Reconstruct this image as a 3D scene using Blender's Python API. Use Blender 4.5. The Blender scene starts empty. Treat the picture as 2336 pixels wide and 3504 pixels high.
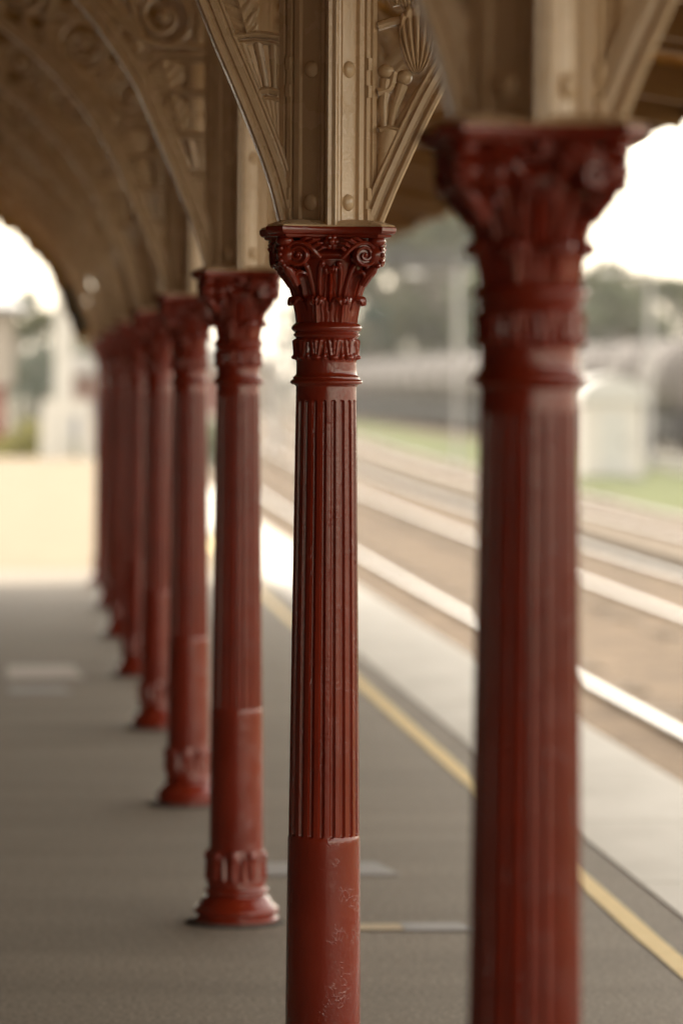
import bpy, math, random
from mathutils import Vector, Matrix
from math import sin, cos, pi, sqrt, radians, exp

scene = bpy.context.scene
COL = scene.collection
RND = random.Random(11)

# ------------------------------------------------------------------ helpers
KB = .0001339
def bx(y): return KB*max(0., y-5.117)**2          # the line curves very gently to the right
class MB:
    """collects vertices and faces and links them as ONE mesh object"""
    def __init__(s):
        s.v = []; s.f = []
    def add(s, vs, fs):
        o = len(s.v)
        s.v.extend(tuple(p) for p in vs)
        s.f.extend(tuple(i + o for i in f) for f in fs)
    def box(s, x0, x1, y0, y1, z0, z1):
        vs = [(x0,y0,z0),(x1,y0,z0),(x1,y1,z0),(x0,y1,z0),(x0,y0,z1),(x1,y0,z1),(x1,y1,z1),(x0,y1,z1)]
        s.add(vs, [(3,2,1,0),(4,5,6,7),(0,1,5,4),(1,2,6,5),(2,3,7,6),(3,0,4,7)])
    def grid(s, rows, wrap=False, flip=False):
        n = len(rows[0]); vs = [p for r in rows for p in r]; fs = []
        for i in range(len(rows)-1):
            for j in range(n if wrap else n-1):
                k = (j+1) % n
                f = (i*n+j, i*n+k, (i+1)*n+k, (i+1)*n+j)
                fs.append(f[::-1] if flip else f)
        s.add(vs, fs)
    def lathe(s, prof, n=48, fn=None, cap=True, c=(0,0), ang0=0):
        """prof = [(r,z)] upward; fn(theta, i, r, z) -> r"""
        rows = []
        for i, (r, z) in enumerate(prof):
            row = []
            for j in range(n):
                t = ang0 + 2*pi*j/n
                rr = fn(t, i, r, z) if fn else r
                row.append((c[0]+rr*cos(t), c[1]+rr*sin(t), z))
            rows.append(row)
        o = len(s.v)
        s.grid(rows, wrap=True)
        if cap:
            s.f.append(tuple(o+j for j in range(n))[::-1])
            m = o+(len(prof)-1)*n
            s.f.append(tuple(m+j for j in range(n)))
    def sphere(s, c, r, n=12, m=8, sc=(1,1,1)):
        rows = []
        for i in range(m+1):
            a = -pi/2 + pi*i/m
            ra = max(cos(a), 1e-4)
            rows.append([(c[0]+r*sc[0]*ra*cos(2*pi*j/n), c[1]+r*sc[1]*ra*sin(2*pi*j/n), c[2]+r*sc[2]*sin(a)) for j in range(n)])
        s.grid(rows, wrap=True)
    def tube(s, pts, rad, n=8, flat=None, cap=True, axis=None):
        """swept tube; flat=(a,b) scales along the fixed axis / the in-plane normal"""
        pts = [Vector(p) for p in pts]; N = len(pts)
        if not hasattr(rad, '__len__'): rad = [rad]*N
        a, b = flat or (1, 1)
        rows = []
        up = Vector(axis) if axis else None
        prev = None
        for i in range(N):
            d = (pts[min(i+1,N-1)]-pts[max(i-1,0)])
            if d.length < 1e-9: d = Vector((0,0,1))
            d.normalize()
            if up: u = (up - d*up.dot(d))
            elif prev is not None: u = prev - d*prev.dot(d)
            else: u = d.orthogonal()
            if u.length < 1e-6: u = d.orthogonal()
            u.normalize(); prev = u
            w = d.cross(u)
            rows.append([tuple(pts[i]+u*(rad[i]*a*cos(2*pi*j/n))+w*(rad[i]*b*sin(2*pi*j/n))) for j in range(n)])
        o = len(s.v)
        s.grid(rows, wrap=True)
        if cap:
            s.f.append(tuple(o+j for j in range(n))[::-1])
            m = o+(N-1)*n
            s.f.append(tuple(m+j for j in range(n)))
    def sweep(s, pts, sec, axis=(0,1,0)):
        """sweep a closed section [(n,y)] along an XZ path; n is measured to the left of travel"""
        pts = [Vector(p) for p in pts]; N = len(pts); rows = []
        for i in range(N):
            d = (pts[min(i+1,N-1)]-pts[max(i-1,0)]).normalized()
            nn = Vector(axis).cross(d).normalized()
            rows.append([tuple(pts[i]+nn*q[0]+Vector(axis)*q[1]) for q in sec])
        o = len(s.v); n = len(sec)
        s.grid(rows, wrap=True)
        s.f.append(tuple(o+j for j in range(n))[::-1]); m = o+(N-1)*n
        s.f.append(tuple(m+j for j in range(n)))
    def prism(s, poly, z0, z1, sc=None):
        n = len(poly); o = len(s.v)
        s.v.extend((p[0],p[1],z0) for p in poly); s.v.extend((p[0],p[1],z1) for p in poly)
        s.f.append(tuple(o+j for j in range(n))[::-1]); s.f.append(tuple(o+n+j for j in range(n)))
        for j in range(n):
            k = (j+1)%n; s.f.append((o+j,o+k,o+n+k,o+n+j))
    def ybox(s, x0, x1, y0, y1, z0, z1):
        n = max(1, int((y1-y0)/6)); rows = [[(x0,y,z0),(x1,y,z0),(x1,y,z1),(x0,y,z1)] for y in [y0+(y1-y0)*i/n for i in range(n+1)]]
        o = len(s.v); s.grid(rows, wrap=True); s.f.append((o,o+1,o+2,o+3)); q = o+4*n; s.f.append((q+3,q+2,q+1,q))
    def build(s, name, m, parent=None, smooth=35, loc=(0,0,0), kind=None, bend=False):
        if bend: s.v = [(x+bx(y),y,z) for x,y,z in s.v]
        me = bpy.data.meshes.new(name)
        me.from_pydata(s.v, [], s.f); me.update()
        import bmesh
        bm = bmesh.new(); bm.from_mesh(me); bmesh.ops.recalc_face_normals(bm, faces=bm.faces); bm.to_mesh(me); bm.free()
        if smooth:
            me.polygons.foreach_set('use_smooth', [True]*len(me.polygons))
            me.set_sharp_from_angle(angle=radians(smooth))
        me.materials.append(m)
        o = bpy.data.objects.new(name, me); COL.objects.link(o); o.location = loc
        if parent: o.parent = parent
        if kind: o['kind'] = kind
        return o

def empty(name, loc, label, cat, group=None, rz=0):
    o = bpy.data.objects.new(name, None); COL.objects.link(o)
    o.location = loc; o.rotation_euler = (0,0,rz); o.empty_display_size = .2
    tag(o, label, cat, group); return o
def tag(o, label, cat, group=None):
    o['label'] = label; o['category'] = cat
    if group: o['group'] = group
    return o
KIDS = {}
def copy_tree(o, parent=None):
    c = o.copy(); COL.objects.link(c)
    if parent: c.parent = parent
    for ch in [x for x in COL.objects if x.parent == o]: copy_tree(ch, c)
    return c

def cr(P, n):
    """Catmull-Rom through points (any dimension)"""
    P = [tuple(p) for p in P]; Q = [tuple(2*a-b for a,b in zip(P[0],P[1]))]+P+[tuple(2*a-b for a,b in zip(P[-1],P[-2]))]
    out = []; m = len(P)-1
    for k in range(n):
        u = k/(n-1)*m; i = min(int(u), m-1); t = u-i
        a,b,c,d = Q[i:i+4]
        out.append(tuple(.5*((2*y)+(-x+z)*t+(2*x-5*y+4*z-w)*t*t+(-x+3*y-3*z+w)*t**3) for x,y,z,w in zip(a,b,c,d)))
    return out

# ------------------------------------------------------------------ materials
def mat(name):
    m = bpy.data.materials.new(name); m.use_nodes = True
    nt = m.node_tree; return m, nt, nt.nodes['Principled BSDF']
def nd(nt, t, **k):
    n = nt.nodes.new(t)
    for a, v in k.items():
        if a in n.inputs.keys(): n.inputs[a].default_value = v
        else: setattr(n, a, v)
    return n
def L(nt, a, b): nt.links.new(a, b)
def ramp(nt, fac, stops):
    r = nt.nodes.new('ShaderNodeValToRGB'); e = r.color_ramp.elements
    while len(e) < len(stops): e.new(.5)
    for q, (p, c) in zip(e, stops): q.position = p; q.color = (*c, 1) if len(c) == 3 else c
    L(nt, fac, r.inputs['Fac']); return r.outputs['Color']
def noisy(name, c1, c2, scale=3, rough=.6, detail=6, bump=0, bscale=None, coord='Object', stretch=None, spec=.5, bdist=.01):
    m, nt, b = mat(name)
    tc = nd(nt, 'ShaderNodeTexCoord'); out = tc.outputs[coord]
    if stretch:
        mp = nd(nt, 'ShaderNodeMapping'); mp.inputs['Scale'].default_value = stretch
        L(nt, out, mp.inputs['Vector']); vec = mp.outputs['Vector']
    else: vec = out
    n = nd(nt, 'ShaderNodeTexNoise', Scale=scale, Detail=detail, Roughness=.6); L(nt, vec, n.inputs['Vector'])
    col = ramp(nt, n.outputs['Fac'], [(.3, c1), (.7, c2)])
    L(nt, col, b.inputs['Base Color']); b.inputs['Roughness'].default_value = rough
    b.inputs['Specular IOR Level'].default_value = spec
    if bump:
        n2 = nd(nt, 'ShaderNodeTexNoise', Scale=bscale or scale*8, Detail=5); L(nt, out, n2.inputs['Vector'])
        bp = nd(nt, 'ShaderNodeBump', Strength=bump, Distance=bdist); L(nt, n2.outputs['Fac'], bp.inputs['Height']); L(nt, bp.outputs['Normal'], b.inputs['Normal'])
    return m

def paint(name, c1, c2, rough, wrinkle, runs, spec=.5, dust=None):
    """brushed enamel on cast iron: uneven gloss, orange-peel and sagged runs"""
    m, nt, b = mat(name)
    tc = nd(nt, 'ShaderNodeTexCoord'); v = tc.outputs['Object']
    n = nd(nt, 'ShaderNodeTexNoise', Scale=5.0, Detail=5); L(nt, v, n.inputs['Vector'])
    col = ramp(nt, n.outputs['Fac'], [(.32, c1), (.68, c2)])
    if dust:
        dn = nd(nt, 'ShaderNodeTexNoise', Scale=38.0, Detail=6, Roughness=.75); L(nt, v, dn.inputs['Vector'])
        df = ramp(nt, dn.outputs['Fac'], [(.60,(0,0,0)),(.80,(.5,.5,.5))])
        mx = nd(nt, 'ShaderNodeMix', data_type='RGBA'); L(nt, df, mx.inputs[0]); L(nt, col, mx.inputs[6]); mx.inputs[7].default_value = (*dust,1)
        col = mx.outputs[2]
    L(nt, col, b.inputs['Base Color'])
    n3 = nd(nt, 'ShaderNodeTexNoise', Scale=14.0, Detail=4); L(nt, v, n3.inputs['Vector'])
    mr = nd(nt, 'ShaderNodeMapRange'); mr.inputs[3].default_value = rough*.55; mr.inputs[4].default_value = rough*1.9
    L(nt, n3.outputs['Fac'], mr.inputs[0]); L(nt, mr.outputs[0], b.inputs['Roughness'])
    b.inputs['Specular IOR Level'].default_value = spec
    # orange peel
    n2 = nd(nt, 'ShaderNodeTexNoise', Scale=105.0, Detail=3); L(nt, v, n2.inputs['Vector'])
    b1 = nd(nt, 'ShaderNodeBump', Strength=wrinkle, Distance=.002); L(nt, n2.outputs['Fac'], b1.inputs['Height'])
    # sagging runs and flakes: thin edges of a distorted cell pattern, only in patches
    mp = nd(nt, 'ShaderNodeMapping'); mp.inputs['Scale'].default_value = (1,1,.75); L(nt, v, mp.inputs['Vector'])
    nw = nd(nt, 'ShaderNodeTexNoise', Scale=30.0, Detail=2); L(nt, mp.outputs['Vector'], nw.inputs['Vector'])
    ad = nd(nt, 'ShaderNodeMix', data_type='RGBA'); ad.blend_type = 'ADD'; ad.inputs[0].default_value = .03
    L(nt, mp.outputs['Vector'], ad.inputs[6]); L(nt, nw.outputs['Color'], ad.inputs[7])
    vo = nd(nt, 'ShaderNodeTexVoronoi', Scale=95.0, feature='DISTANCE_TO_EDGE'); L(nt, ad.outputs[2], vo.inputs['Vector'])
    e = ramp(nt, vo.outputs['Distance'], [(.0,(1,1,1)),(.075,(0,0,0))])
    pn = nd(nt, 'ShaderNodeTexNoise', Scale=22.0, Detail=3); L(nt, v, pn.inputs['Vector'])
    pm = ramp(nt, pn.outputs['Fac'], [(.55,(0,0,0)),(.70,(1,1,1))])
    mu = nd(nt, 'ShaderNodeMath', operation='MULTIPLY'); L(nt, e, mu.inputs[0]); L(nt, pm, mu.inputs[1])
    b2 = nd(nt, 'ShaderNodeBump', Strength=runs, Distance=.004); L(nt, mu.outputs[0], b2.inputs['Height']); L(nt, b1.outputs['Normal'], b2.inputs['Normal'])
    L(nt, b2.outputs['Normal'], b.inputs['Normal'])
    return m

M = {}
M['red'] = paint('oxblood_enamel', (.182,.0160,.0055), (.240,.0235,.0082), .14, .20, .24, .65)
M['tan'] = paint('tan_enamel', (.55,.40,.25), (.63,.465,.30), .21, .5, .22, .6)
M['board'] = noisy('varnished_boards', (.42,.195,.018), (.52,.255,.028), 2, .55, stretch=(6,.5,6), bump=.2)
M['rafter'] = noisy('stained_timber', (.24,.135,.04), (.30,.17,.055), 3, .55, stretch=(.6,6,6))
M['roof'] = noisy('galvanised_roof', (.32,.32,.31), (.42,.42,.41), 3, .5)
M['brick'] = noisy('shade_wall_brick', (.05,.026,.018), (.08,.04,.028), 9, .8, bump=.3)  # kept dark for the unseen wall that shades the left faces

def asphalt():
    m, nt, b = mat('platform_asphalt')
    g = nd(nt, 'ShaderNodeNewGeometry'); v = g.outputs['Position']
    n1 = nd(nt, 'ShaderNodeTexNoise', Scale=.9, Detail=4); L(nt, v, n1.inputs['Vector'])
    mp = nd(nt, 'ShaderNodeMapping'); mp.inputs['Scale'].default_value = (.35,1.4,1); L(nt, v, mp.inputs['Vector'])
    n1b = nd(nt, 'ShaderNodeTexNoise', Scale=1.6, Detail=5); L(nt, mp.outputs['Vector'], n1b.inputs['Vector'])
    n2 = nd(nt, 'ShaderNodeTexNoise', Scale=75.0, Detail=4); L(nt, v, n2.inputs['Vector'])
    c1 = ramp(nt, n1b.outputs['Fac'], [(.3,(.245,.208,.162)),(.72,(.335,.285,.222))])
    n3 = nd(nt, 'ShaderNodeTexNoise', Scale=34.0, Detail=8, Roughness=.8); L(nt, v, n3.inputs['Vector'])
    c3 = ramp(nt, n3.outputs['Fac'], [(.36,(.74,.74,.75)),(.64,(1.16,1.15,1.13))])
    c2 = ramp(nt, n2.outputs['Fac'], [(.32,(.5,.5,.5)),(.68,(1.3,1.3,1.3))])
    mz_ = nd(nt, 'ShaderNodeMix', data_type='RGBA'); mz_.blend_type = 'MULTIPLY'; mz_.inputs[0].default_value = 1
    L(nt, c1, mz_.inputs[6]); L(nt, c3, mz_.inputs[7]); c1 = mz_.outputs[2]
    mx = nd(nt, 'ShaderNodeMix', data_type='RGBA'); mx.blend_type = 'MULTIPLY'; mx.inputs[0].default_value = 1
    L(nt, c1, mx.inputs[6]); L(nt, c2, mx.inputs[7]); L(nt, mx.outputs[2], b.inputs['Base Color'])
    b.inputs['Roughness'].default_value = .72
    bp = nd(nt, 'ShaderNodeBump', Strength=.5, Distance=.004); L(nt, n2.outputs['Fac'], bp.inputs['Height']); L(nt, bp.outputs['Normal'], b.inputs['Normal'])
    return m
M['asphalt'] = asphalt()
M['pale_path'] = noisy('pale_gravel_paving', (.21,.160,.098), (.265,.208,.132), 1.2, .85)
M['coping'] = noisy('white_coping', (.52,.48,.41), (.66,.615,.54), 2.5, .6, stretch=(1,.5,1), bump=.15)
M['riser'] = noisy('riser_brick', (.10,.07,.05), (.15,.11,.08), 8, .85)
M['yellow'] = noisy('yellow_paint', (.72,.52,.20), (.82,.62,.28), 12, .6)
M['fade'] = noisy('faded_line_paint', (.46,.40,.35), (.56,.49,.43), 9, .6)
M['greyfade'] = noisy('grey_line_paint', (.33,.32,.32), (.42,.40,.385), 9, .6)
M['goldfade'] = noisy('gold_line_paint', (.56,.44,.27), (.64,.52,.34), 9, .6)
def ballast():
    m, nt, b = mat('track_ballast')
    g = nd(nt, 'ShaderNodeNewGeometry'); v = g.outputs['Position']
    vo = nd(nt, 'ShaderNodeTexVoronoi', Scale=18.0); L(nt, v, vo.inputs['Vector'])
    n = nd(nt, 'ShaderNodeTexNoise', Scale=1.3, Detail=6); L(nt, v, n.inputs['Vector'])
    c1 = ramp(nt, vo.outputs['Color'], [(.1,(.085,.058,.034)),(.9,(.20,.142,.09))])
    c2 = ramp(nt, n.outputs['Fac'], [(.33,(.58,.55,.52)),(.66,(1.15,1.13,1.1))])
    mx = nd(nt, 'ShaderNodeMix', data_type='RGBA'); mx.blend_type = 'MULTIPLY'; mx.inputs[0].default_value = 1
    L(nt, c1, mx.inputs[6]); L(nt, c2, mx.inputs[7]); L(nt, mx.outputs[2], b.inputs['Base Color'])
    b.inputs['Roughness'].default_value = .9
    bp = nd(nt, 'ShaderNodeBump', Strength=.9, Distance=.03); L(nt, vo.outputs['Distance'], bp.inputs['Height']); L(nt, bp.outputs['Normal'], b.inputs['Normal'])
    return m
M['ballast'] = ballast()
M['ground'] = noisy('dry_ground', (.11,.09,.055), (.15,.12,.075), .12, .95)
M['grass'] = noisy('rough_grass', (.060,.080,.014), (.105,.118,.024), .5, .9, coord='Object')
M['dirt'] = noisy('cess_dirt', (.12,.09,.058), (.165,.125,.085), .6, .9)
m, nt, b = mat('rail_steel'); b.inputs['Metallic'].default_value = 1; b.inputs['Base Color'].default_value = (.92,.90,.89,1); b.inputs['Roughness'].default_value = .28
M['rail_top'] = m
M['rail'] = noisy('rusty_rail', (.10,.055,.035), (.16,.09,.055), 20, .8)
M['sleeper'] = noisy('concrete_sleeper', (.14,.11,.08), (.18,.145,.11), 3, .9)
M['white'] = noisy('white_paint', (.56,.54,.50), (.64,.62,.58), 1.2, .5)
M['hut'] = noisy('hut_render', (.60,.56,.52), (.67,.63,.59), 1.5, .6)
M['hutroof'] = noisy('pale_metal_roof', (.50,.49,.47), (.58,.57,.55), 2, .4)
M['conc'] = noisy('pale_concrete', (.32,.30,.28), (.39,.37,.34), 2, .8)
M['tank'] = noisy('grey_tank', (.15,.132,.125), (.22,.195,.182), .6, .7, stretch=(1,1,.25))
M['band'] = noisy('tank_band', (.06,.052,.05), (.085,.078,.074), 2, .6)
M['under'] = noisy('underframe', (.045,.042,.045), (.08,.075,.075), 3, .7)
M['wheel'] = noisy('wheel_steel', (.06,.05,.045), (.11,.095,.085), 6, .6)
M['bark'] = noisy('bark', (.16,.13,.10), (.26,.22,.18), 4, .9)
def leafmat(name, c1, c2, c3):
    m, nt, b = mat(name)
    g = nd(nt, 'ShaderNodeNewGeometry')
    col = ramp(nt, g.outputs['Random Per Island'], [(.0,c1),(.55,c2),(1.,c3)])
    L(nt, col, b.inputs['Base Color']); b.inputs['Roughness'].default_value = .45
    tr = nd(nt, 'ShaderNodeBsdfTranslucent'); L(nt, col, tr.inputs['Color'])
    ms = nd(nt, 'ShaderNodeMixShader'); ms.inputs[0].default_value = .35
    L(nt, b.outputs[0], ms.inputs[1]); L(nt, tr.outputs[0], ms.inputs[2]); L(nt, ms.outputs[0], nt.nodes['Material Output'].inputs['Surface'])
    return m
M['leaf_grey'] = leafmat('leaf_grey', (.058,.080,.036), (.098,.118,.05), (.15,.16,.075))
M['leaf_olive'] = leafmat('leaf_olive', (.070,.080,.032), (.115,.12,.05), (.165,.16,.075))
M['leaf_dark'] = leafmat('leaf_dark', (.026,.056,.040), (.042,.078,.054), (.066,.105,.068))
M['leaf_yellow'] = leafmat('leaf_yellow', (.17,.16,.04), (.26,.24,.06), (.34,.31,.09))
M['cream'] = noisy('cream_wall', (.38,.33,.28), (.45,.395,.34), 1, .7)
M['redwall'] = noisy('red_brick_wall', (.20,.06,.045), (.27,.09,.065), 3, .8)
M['pinkwall'] = noisy('pink_brick', (.26,.175,.15), (.32,.22,.19), 3, .8)
M['contact_shade'] = noisy('contact_shade_tone', (.055,.048,.04), (.10,.088,.072), 30, .95, bump=.3)  # dark tone that paints contact shade round the column feet
M['slate'] = noisy('blue_grey_roof', (.20,.23,.30), (.27,.30,.37), 3, .6)
M['glass'] = mat('window_glass')[0]; _b = M['glass'].node_tree.nodes['Principled BSDF']; _b.inputs['Base Color'].default_value = (.05,.06,.07,1); _b.inputs['Roughness'].default_value = .08
M['steelgrey'] = noisy('grey_steelwork', (.045,.042,.045), (.07,.066,.07), 2, .6)
M['palesteel'] = noisy('galvanised_steel', (.36,.345,.335), (.43,.415,.40), 2, .5)
M['signal_red'] = noisy('red_disc_paint', (.62,.05,.02), (.7,.07,.03), 4, .4)

# ------------------------------------------------------------------ geometry constants (measured)
CX = .6957; CY0 = 5.117; BAY = 3.3218; NCOL = 9; HT = 2.0
GZ = -1.05            # ballast / ground level
PE = 2.78             # platform edge
YEND = 85.3

# ------------------------------------------------------------------ setting: ground, platform, tracks
mb = MB(); mb.box(-1500,1500,-300,2600,GZ-.6,GZ-.02); mb.build('ground', M['ground'], smooth=0, kind='structure')
mb = MB(); mb.ybox(-3.6,2.09,-26,34.0,GZ-.02,0); mb.build('platform', M['asphalt'], smooth=0, kind='structure', bend=True)
mb = MB(); mb.ybox(-3.6,2.09,34.0,YEND,GZ-.02,-.002); mb.build('platform_paving', M['pale_path'], smooth=0, kind='structure', bend=True)
mb = MB()
y = -9.0
while y < YEND:
    mb.box(2.09,PE,y+.006,min(y+1.79,YEND),-.16,.006); y += 1.8
mb.build('platform_coping', M['coping'], smooth=0, kind='structure', bend=True)
mb = MB(); mb.ybox(2.092,2.68,-9,YEND,GZ-.02,-.162); mb.build('platform_riser', M['riser'], smooth=0, kind='structure', bend=True)
# yellow safety line: slightly uneven hand-painted edge
def strip(name, m, x0, x1, y0, y1, z, n=60, wob=.0025, seed=1):
    r = random.Random(seed); rows = []
    for i in range(n+1):
        y = y0+(y1-y0)*i/n
        rows.append([(x0+r.uniform(-wob,wob),y,z),(x1+r.uniform(-wob,wob),y,z)])
    b = MB(); b.grid(rows); return b.build(name, m, smooth=0, kind='structure', bend=True)
strip('yellow_line', M['yellow'], 1.875, 1.945, -9, YEND, .004, 260)
for k, (x0,x1,y0,y1,mm) in enumerate([(-.0,.38,21.48,22.47,'fade'),(.01,.30,20.5,20.88,'greyfade'),(.80,1.27,12.86,13.2,'greyfade'),
                                     (.97,1.20,11.55,11.68,'goldfade'),(1.204,1.38,11.53,11.70,'greyfade')]):
    b = MB(); d = .05 if k != 3 else 0
    b.add([(x0,y0,.004),(x1+d,y0,.004),(x1,y1,.004),(x0,y1,.004)], [(0,1,2,3)])
    b.build('faded_paint_mark', M[mm], smooth=0, kind='structure')

# ballast bed, gently heaped, and strips of grass and dirt beyond it
def sheet(name, m, x0, x1, y0, y1, z, nx, ny, amp, seed=1):
    r = random.Random(seed); rows = []
    for j in range(ny+1):
        yy = y0+(y1-y0)*(j/ny)**1.7
        rows.append([(x0+(x1-x0)*i/nx, yy, z(x0+(x1-x0)*i/nx)+r.uniform(-amp,amp)) for i in range(nx+1)])
    b = MB(); b.grid(rows); return b.build(name, m, smooth=60, kind='structure', bend=True)
def zb(x):
    z = GZ+.0
    for c in (4.13, 7.95, 11.6):
        z += .11*exp(-((x-c)/1.35)**4)
    return z
sheet('ballast_bed', M['ballast'], 2.70, 13.2, -9, 420, zb, 46, 240, .012, 3)
sheet('cess_path', M['dirt'], 9.35, 10.3, -9, 420, lambda x: GZ+.16, 3, 60, .004, 5)
sheet('grass_verge', M['grass'], 13.2, 22.4, -9, 420, lambda x: GZ+.04+.05*sin(x*1.7), 14, 220, .05, 6)

def rail_part(parent, x, y0, y1, zt):
    YS = [y0+(y1-y0)*i/70 for i in range(71)]
    b = MB(); sec = [(-.07,zt-.16),(.07,zt-.16),(.07,zt-.145),(.011,zt-.115),(.011,zt-.045),(.036,zt-.03),(.036,zt-.008),(.028,zt-.001),
                     (-.028,zt-.001),(-.036,zt-.008),(-.036,zt-.03),(-.011,zt-.045),(-.011,zt-.115),(-.07,zt-.145)]
    rows = [[(x+p, yy, q) for p,q in sec] for yy in YS]
    b.grid(rows, wrap=True); r = b.build('rail', M['rail'], parent, smooth=0, bend=True)
    b = MB(); rows = [[(x-.0375,yy,zt-.012),(x-.030,yy,zt),(x+.030,yy,zt),(x+.0375,yy,zt-.012)] for yy in YS]
    b.grid(rows); b.build('running_surface', M['rail_top'], r, smooth=0, bend=True)
    return r
RZ = -.87
def track(x0, x1, label, y0=-9, y1=420, sl=True):
    t = empty('railway_track', (0,0,0), label, 'railway track')
    rail_part(t, x0, y0, y1, RZ); rail_part(t, x1, y0, y1, RZ)
    if sl:
        b = MB(); c = (x0+x1)/2; yy = y0
        while yy < 180:
            b.box(c-1.25, c+1.25, yy, yy+.24, GZ-.02, GZ+.075+.02*sin(yy*7)); yy += .66
        b.build('sleeper', M['sleeper'], t, smooth=0, kind='stuff', bend=True)
    return t
track(3.41, 4.85, 'railway track right beside the white platform edge, its bright far rail showing')
track(7.22, 8.66, 'railway track with a pair of bright rails in the middle of the ballast')
track(10.85, 12.29, 'farthest pair of rails, along the near side of the green verge')

# ------------------------------------------------------------------ the cast-iron column
def lathe_rows(pairs, dens):
    """densify [(r,z)]"""
    out = []
    for (r0,z0),(r1,z1) in zip(pairs[:-1],pairs[1:]):
        n = max(1,int(abs(z1-z0)/dens))
        for k in range(n): out.append((r0+(r1-r0)*k/n, z0+(z1-z0)*k/n))
    out.append(pairs[-1]); return out
def torus_prof(r, dr, z0, z1, n=7):
    return [(r+dr*sin(pi*k/(n-1))**.8, z0+(z1-z0)*(.5-.5*cos(pi*k/(n-1)))) for k in range(n)]

DV = .97
def squash(b):
    b.v = [(x,y,2-(2-z)*DV) for x,y,z in b.v]; return b
def make_shaft():
    b = MB(); NF = 20; PER = 14; n = NF*PER
    zb_, zt = 2.0-1.338, 2.0-.388*DV
    ztop = 2.0-.357*DV
    def R(z):
        t = max(0, (z-.235)/(ztop-.235))
        return .0815 - (.0815-.0665)*(t**1.25)
    zs = [.225]
    zs += [.235+(zb_-.02-.235)*k/8 for k in range(9)]
    zs += [zb_-.014, zb_-.008, zb_-.003]
    zs += [zb_+.0012*k for k in range(0,10)]
    zs += [zb_+.012+(zt-zb_-.024)*k/30 for k in range(31)]
    zs += [zt-.0108+.0012*k for k in range(0,10)]
    zs += [zt+.004, zt+.012, ztop-.008, ztop]
    hw = .54/2                              # groove half width as part of the period
    def fn(th, i, r, z):
        u = (th*NF/(2*pi)) % 1 - .5
        base = R(z)
        if z < zb_: base += .0016*(1 if z < zb_-.004 else .5)
        if not (zb_ <= z <= zt): return base
        pw = 2*pi*base/NF
        d = abs(u)/hw
        ze = min(z-zb_, zt-z); ew = hw*pw
        hwz = 1 if ze > ew else sqrt(max(0,1-(1-ze/ew)**2))
        if hwz < 1e-3: return base
        d = d/hwz
        if d >= 1: return base
        return base - .0068*min(1,hwz*1.3)*(1-d**3.2)
    b.lathe([(R(z),z) for z in zs], n, fn, ang0=.07)
    return b

def make_base():
    b = MB(); n = 240
    prof = [(.118,0),(.129,.001)]
    prof += [(.1295,.004),(.131,.010),(.130,.017),(.126,.021),(.121,.024)]
    prof += [(.1205,.027)]+torus_prof(.121,.0105,.029,.052,7)+[(.120,.054),(.116,.058),(.111,.065),(.106,.073),(.101,.080),(.095,.084),(.0915,.086),(.0905,.089)]
    prof += torus_prof(.0905,.0085,.091,.109,7)+[(.0895,.111),(.0895,.116)]
    i0 = len(prof)
    prof += [(.0905,.118+.108*k/44) for k in range(45)]
    prof += [(.083,.228),(.080,.232)]
    NR = 9
    def fn(th, i, r, z):
        if i < i0 or i >= i0+45: return r
        v = (z-.118)/.108; u = ((th*NR/(2*pi)) % 1)*2-1
        u2 = ((th*NR/(2*pi)+.5) % 1)*2-1
        h = 0
        # upright leaf: stalk lobes spreading to curled knob at the top
        w = .30+.55*v if v < .7 else .85-.9*(v-.7)
        if v > .18 and abs(u) < w:
            h = max(h, .0065*(1-(u/w)**2)*(.5+.5*abs(cos(5.2*u*(1.3-v)))))
        if v > .15 and v < .85 and abs(u2) < .42*(1-v)+.08:
            h = max(h, .005*(1-abs(u2)/(.42*(1-v)+.08)))
        kn = 1-((u/.52)**2+((v-.84)/.15)**2)
        if kn > 0: h = max(h, .0105*sqrt(kn))
        if v < .16: h = max(h, .002)
        return .0835+.006*(1-v) + 1.35*h
    b.lathe(prof, n, fn)
    return b

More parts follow.
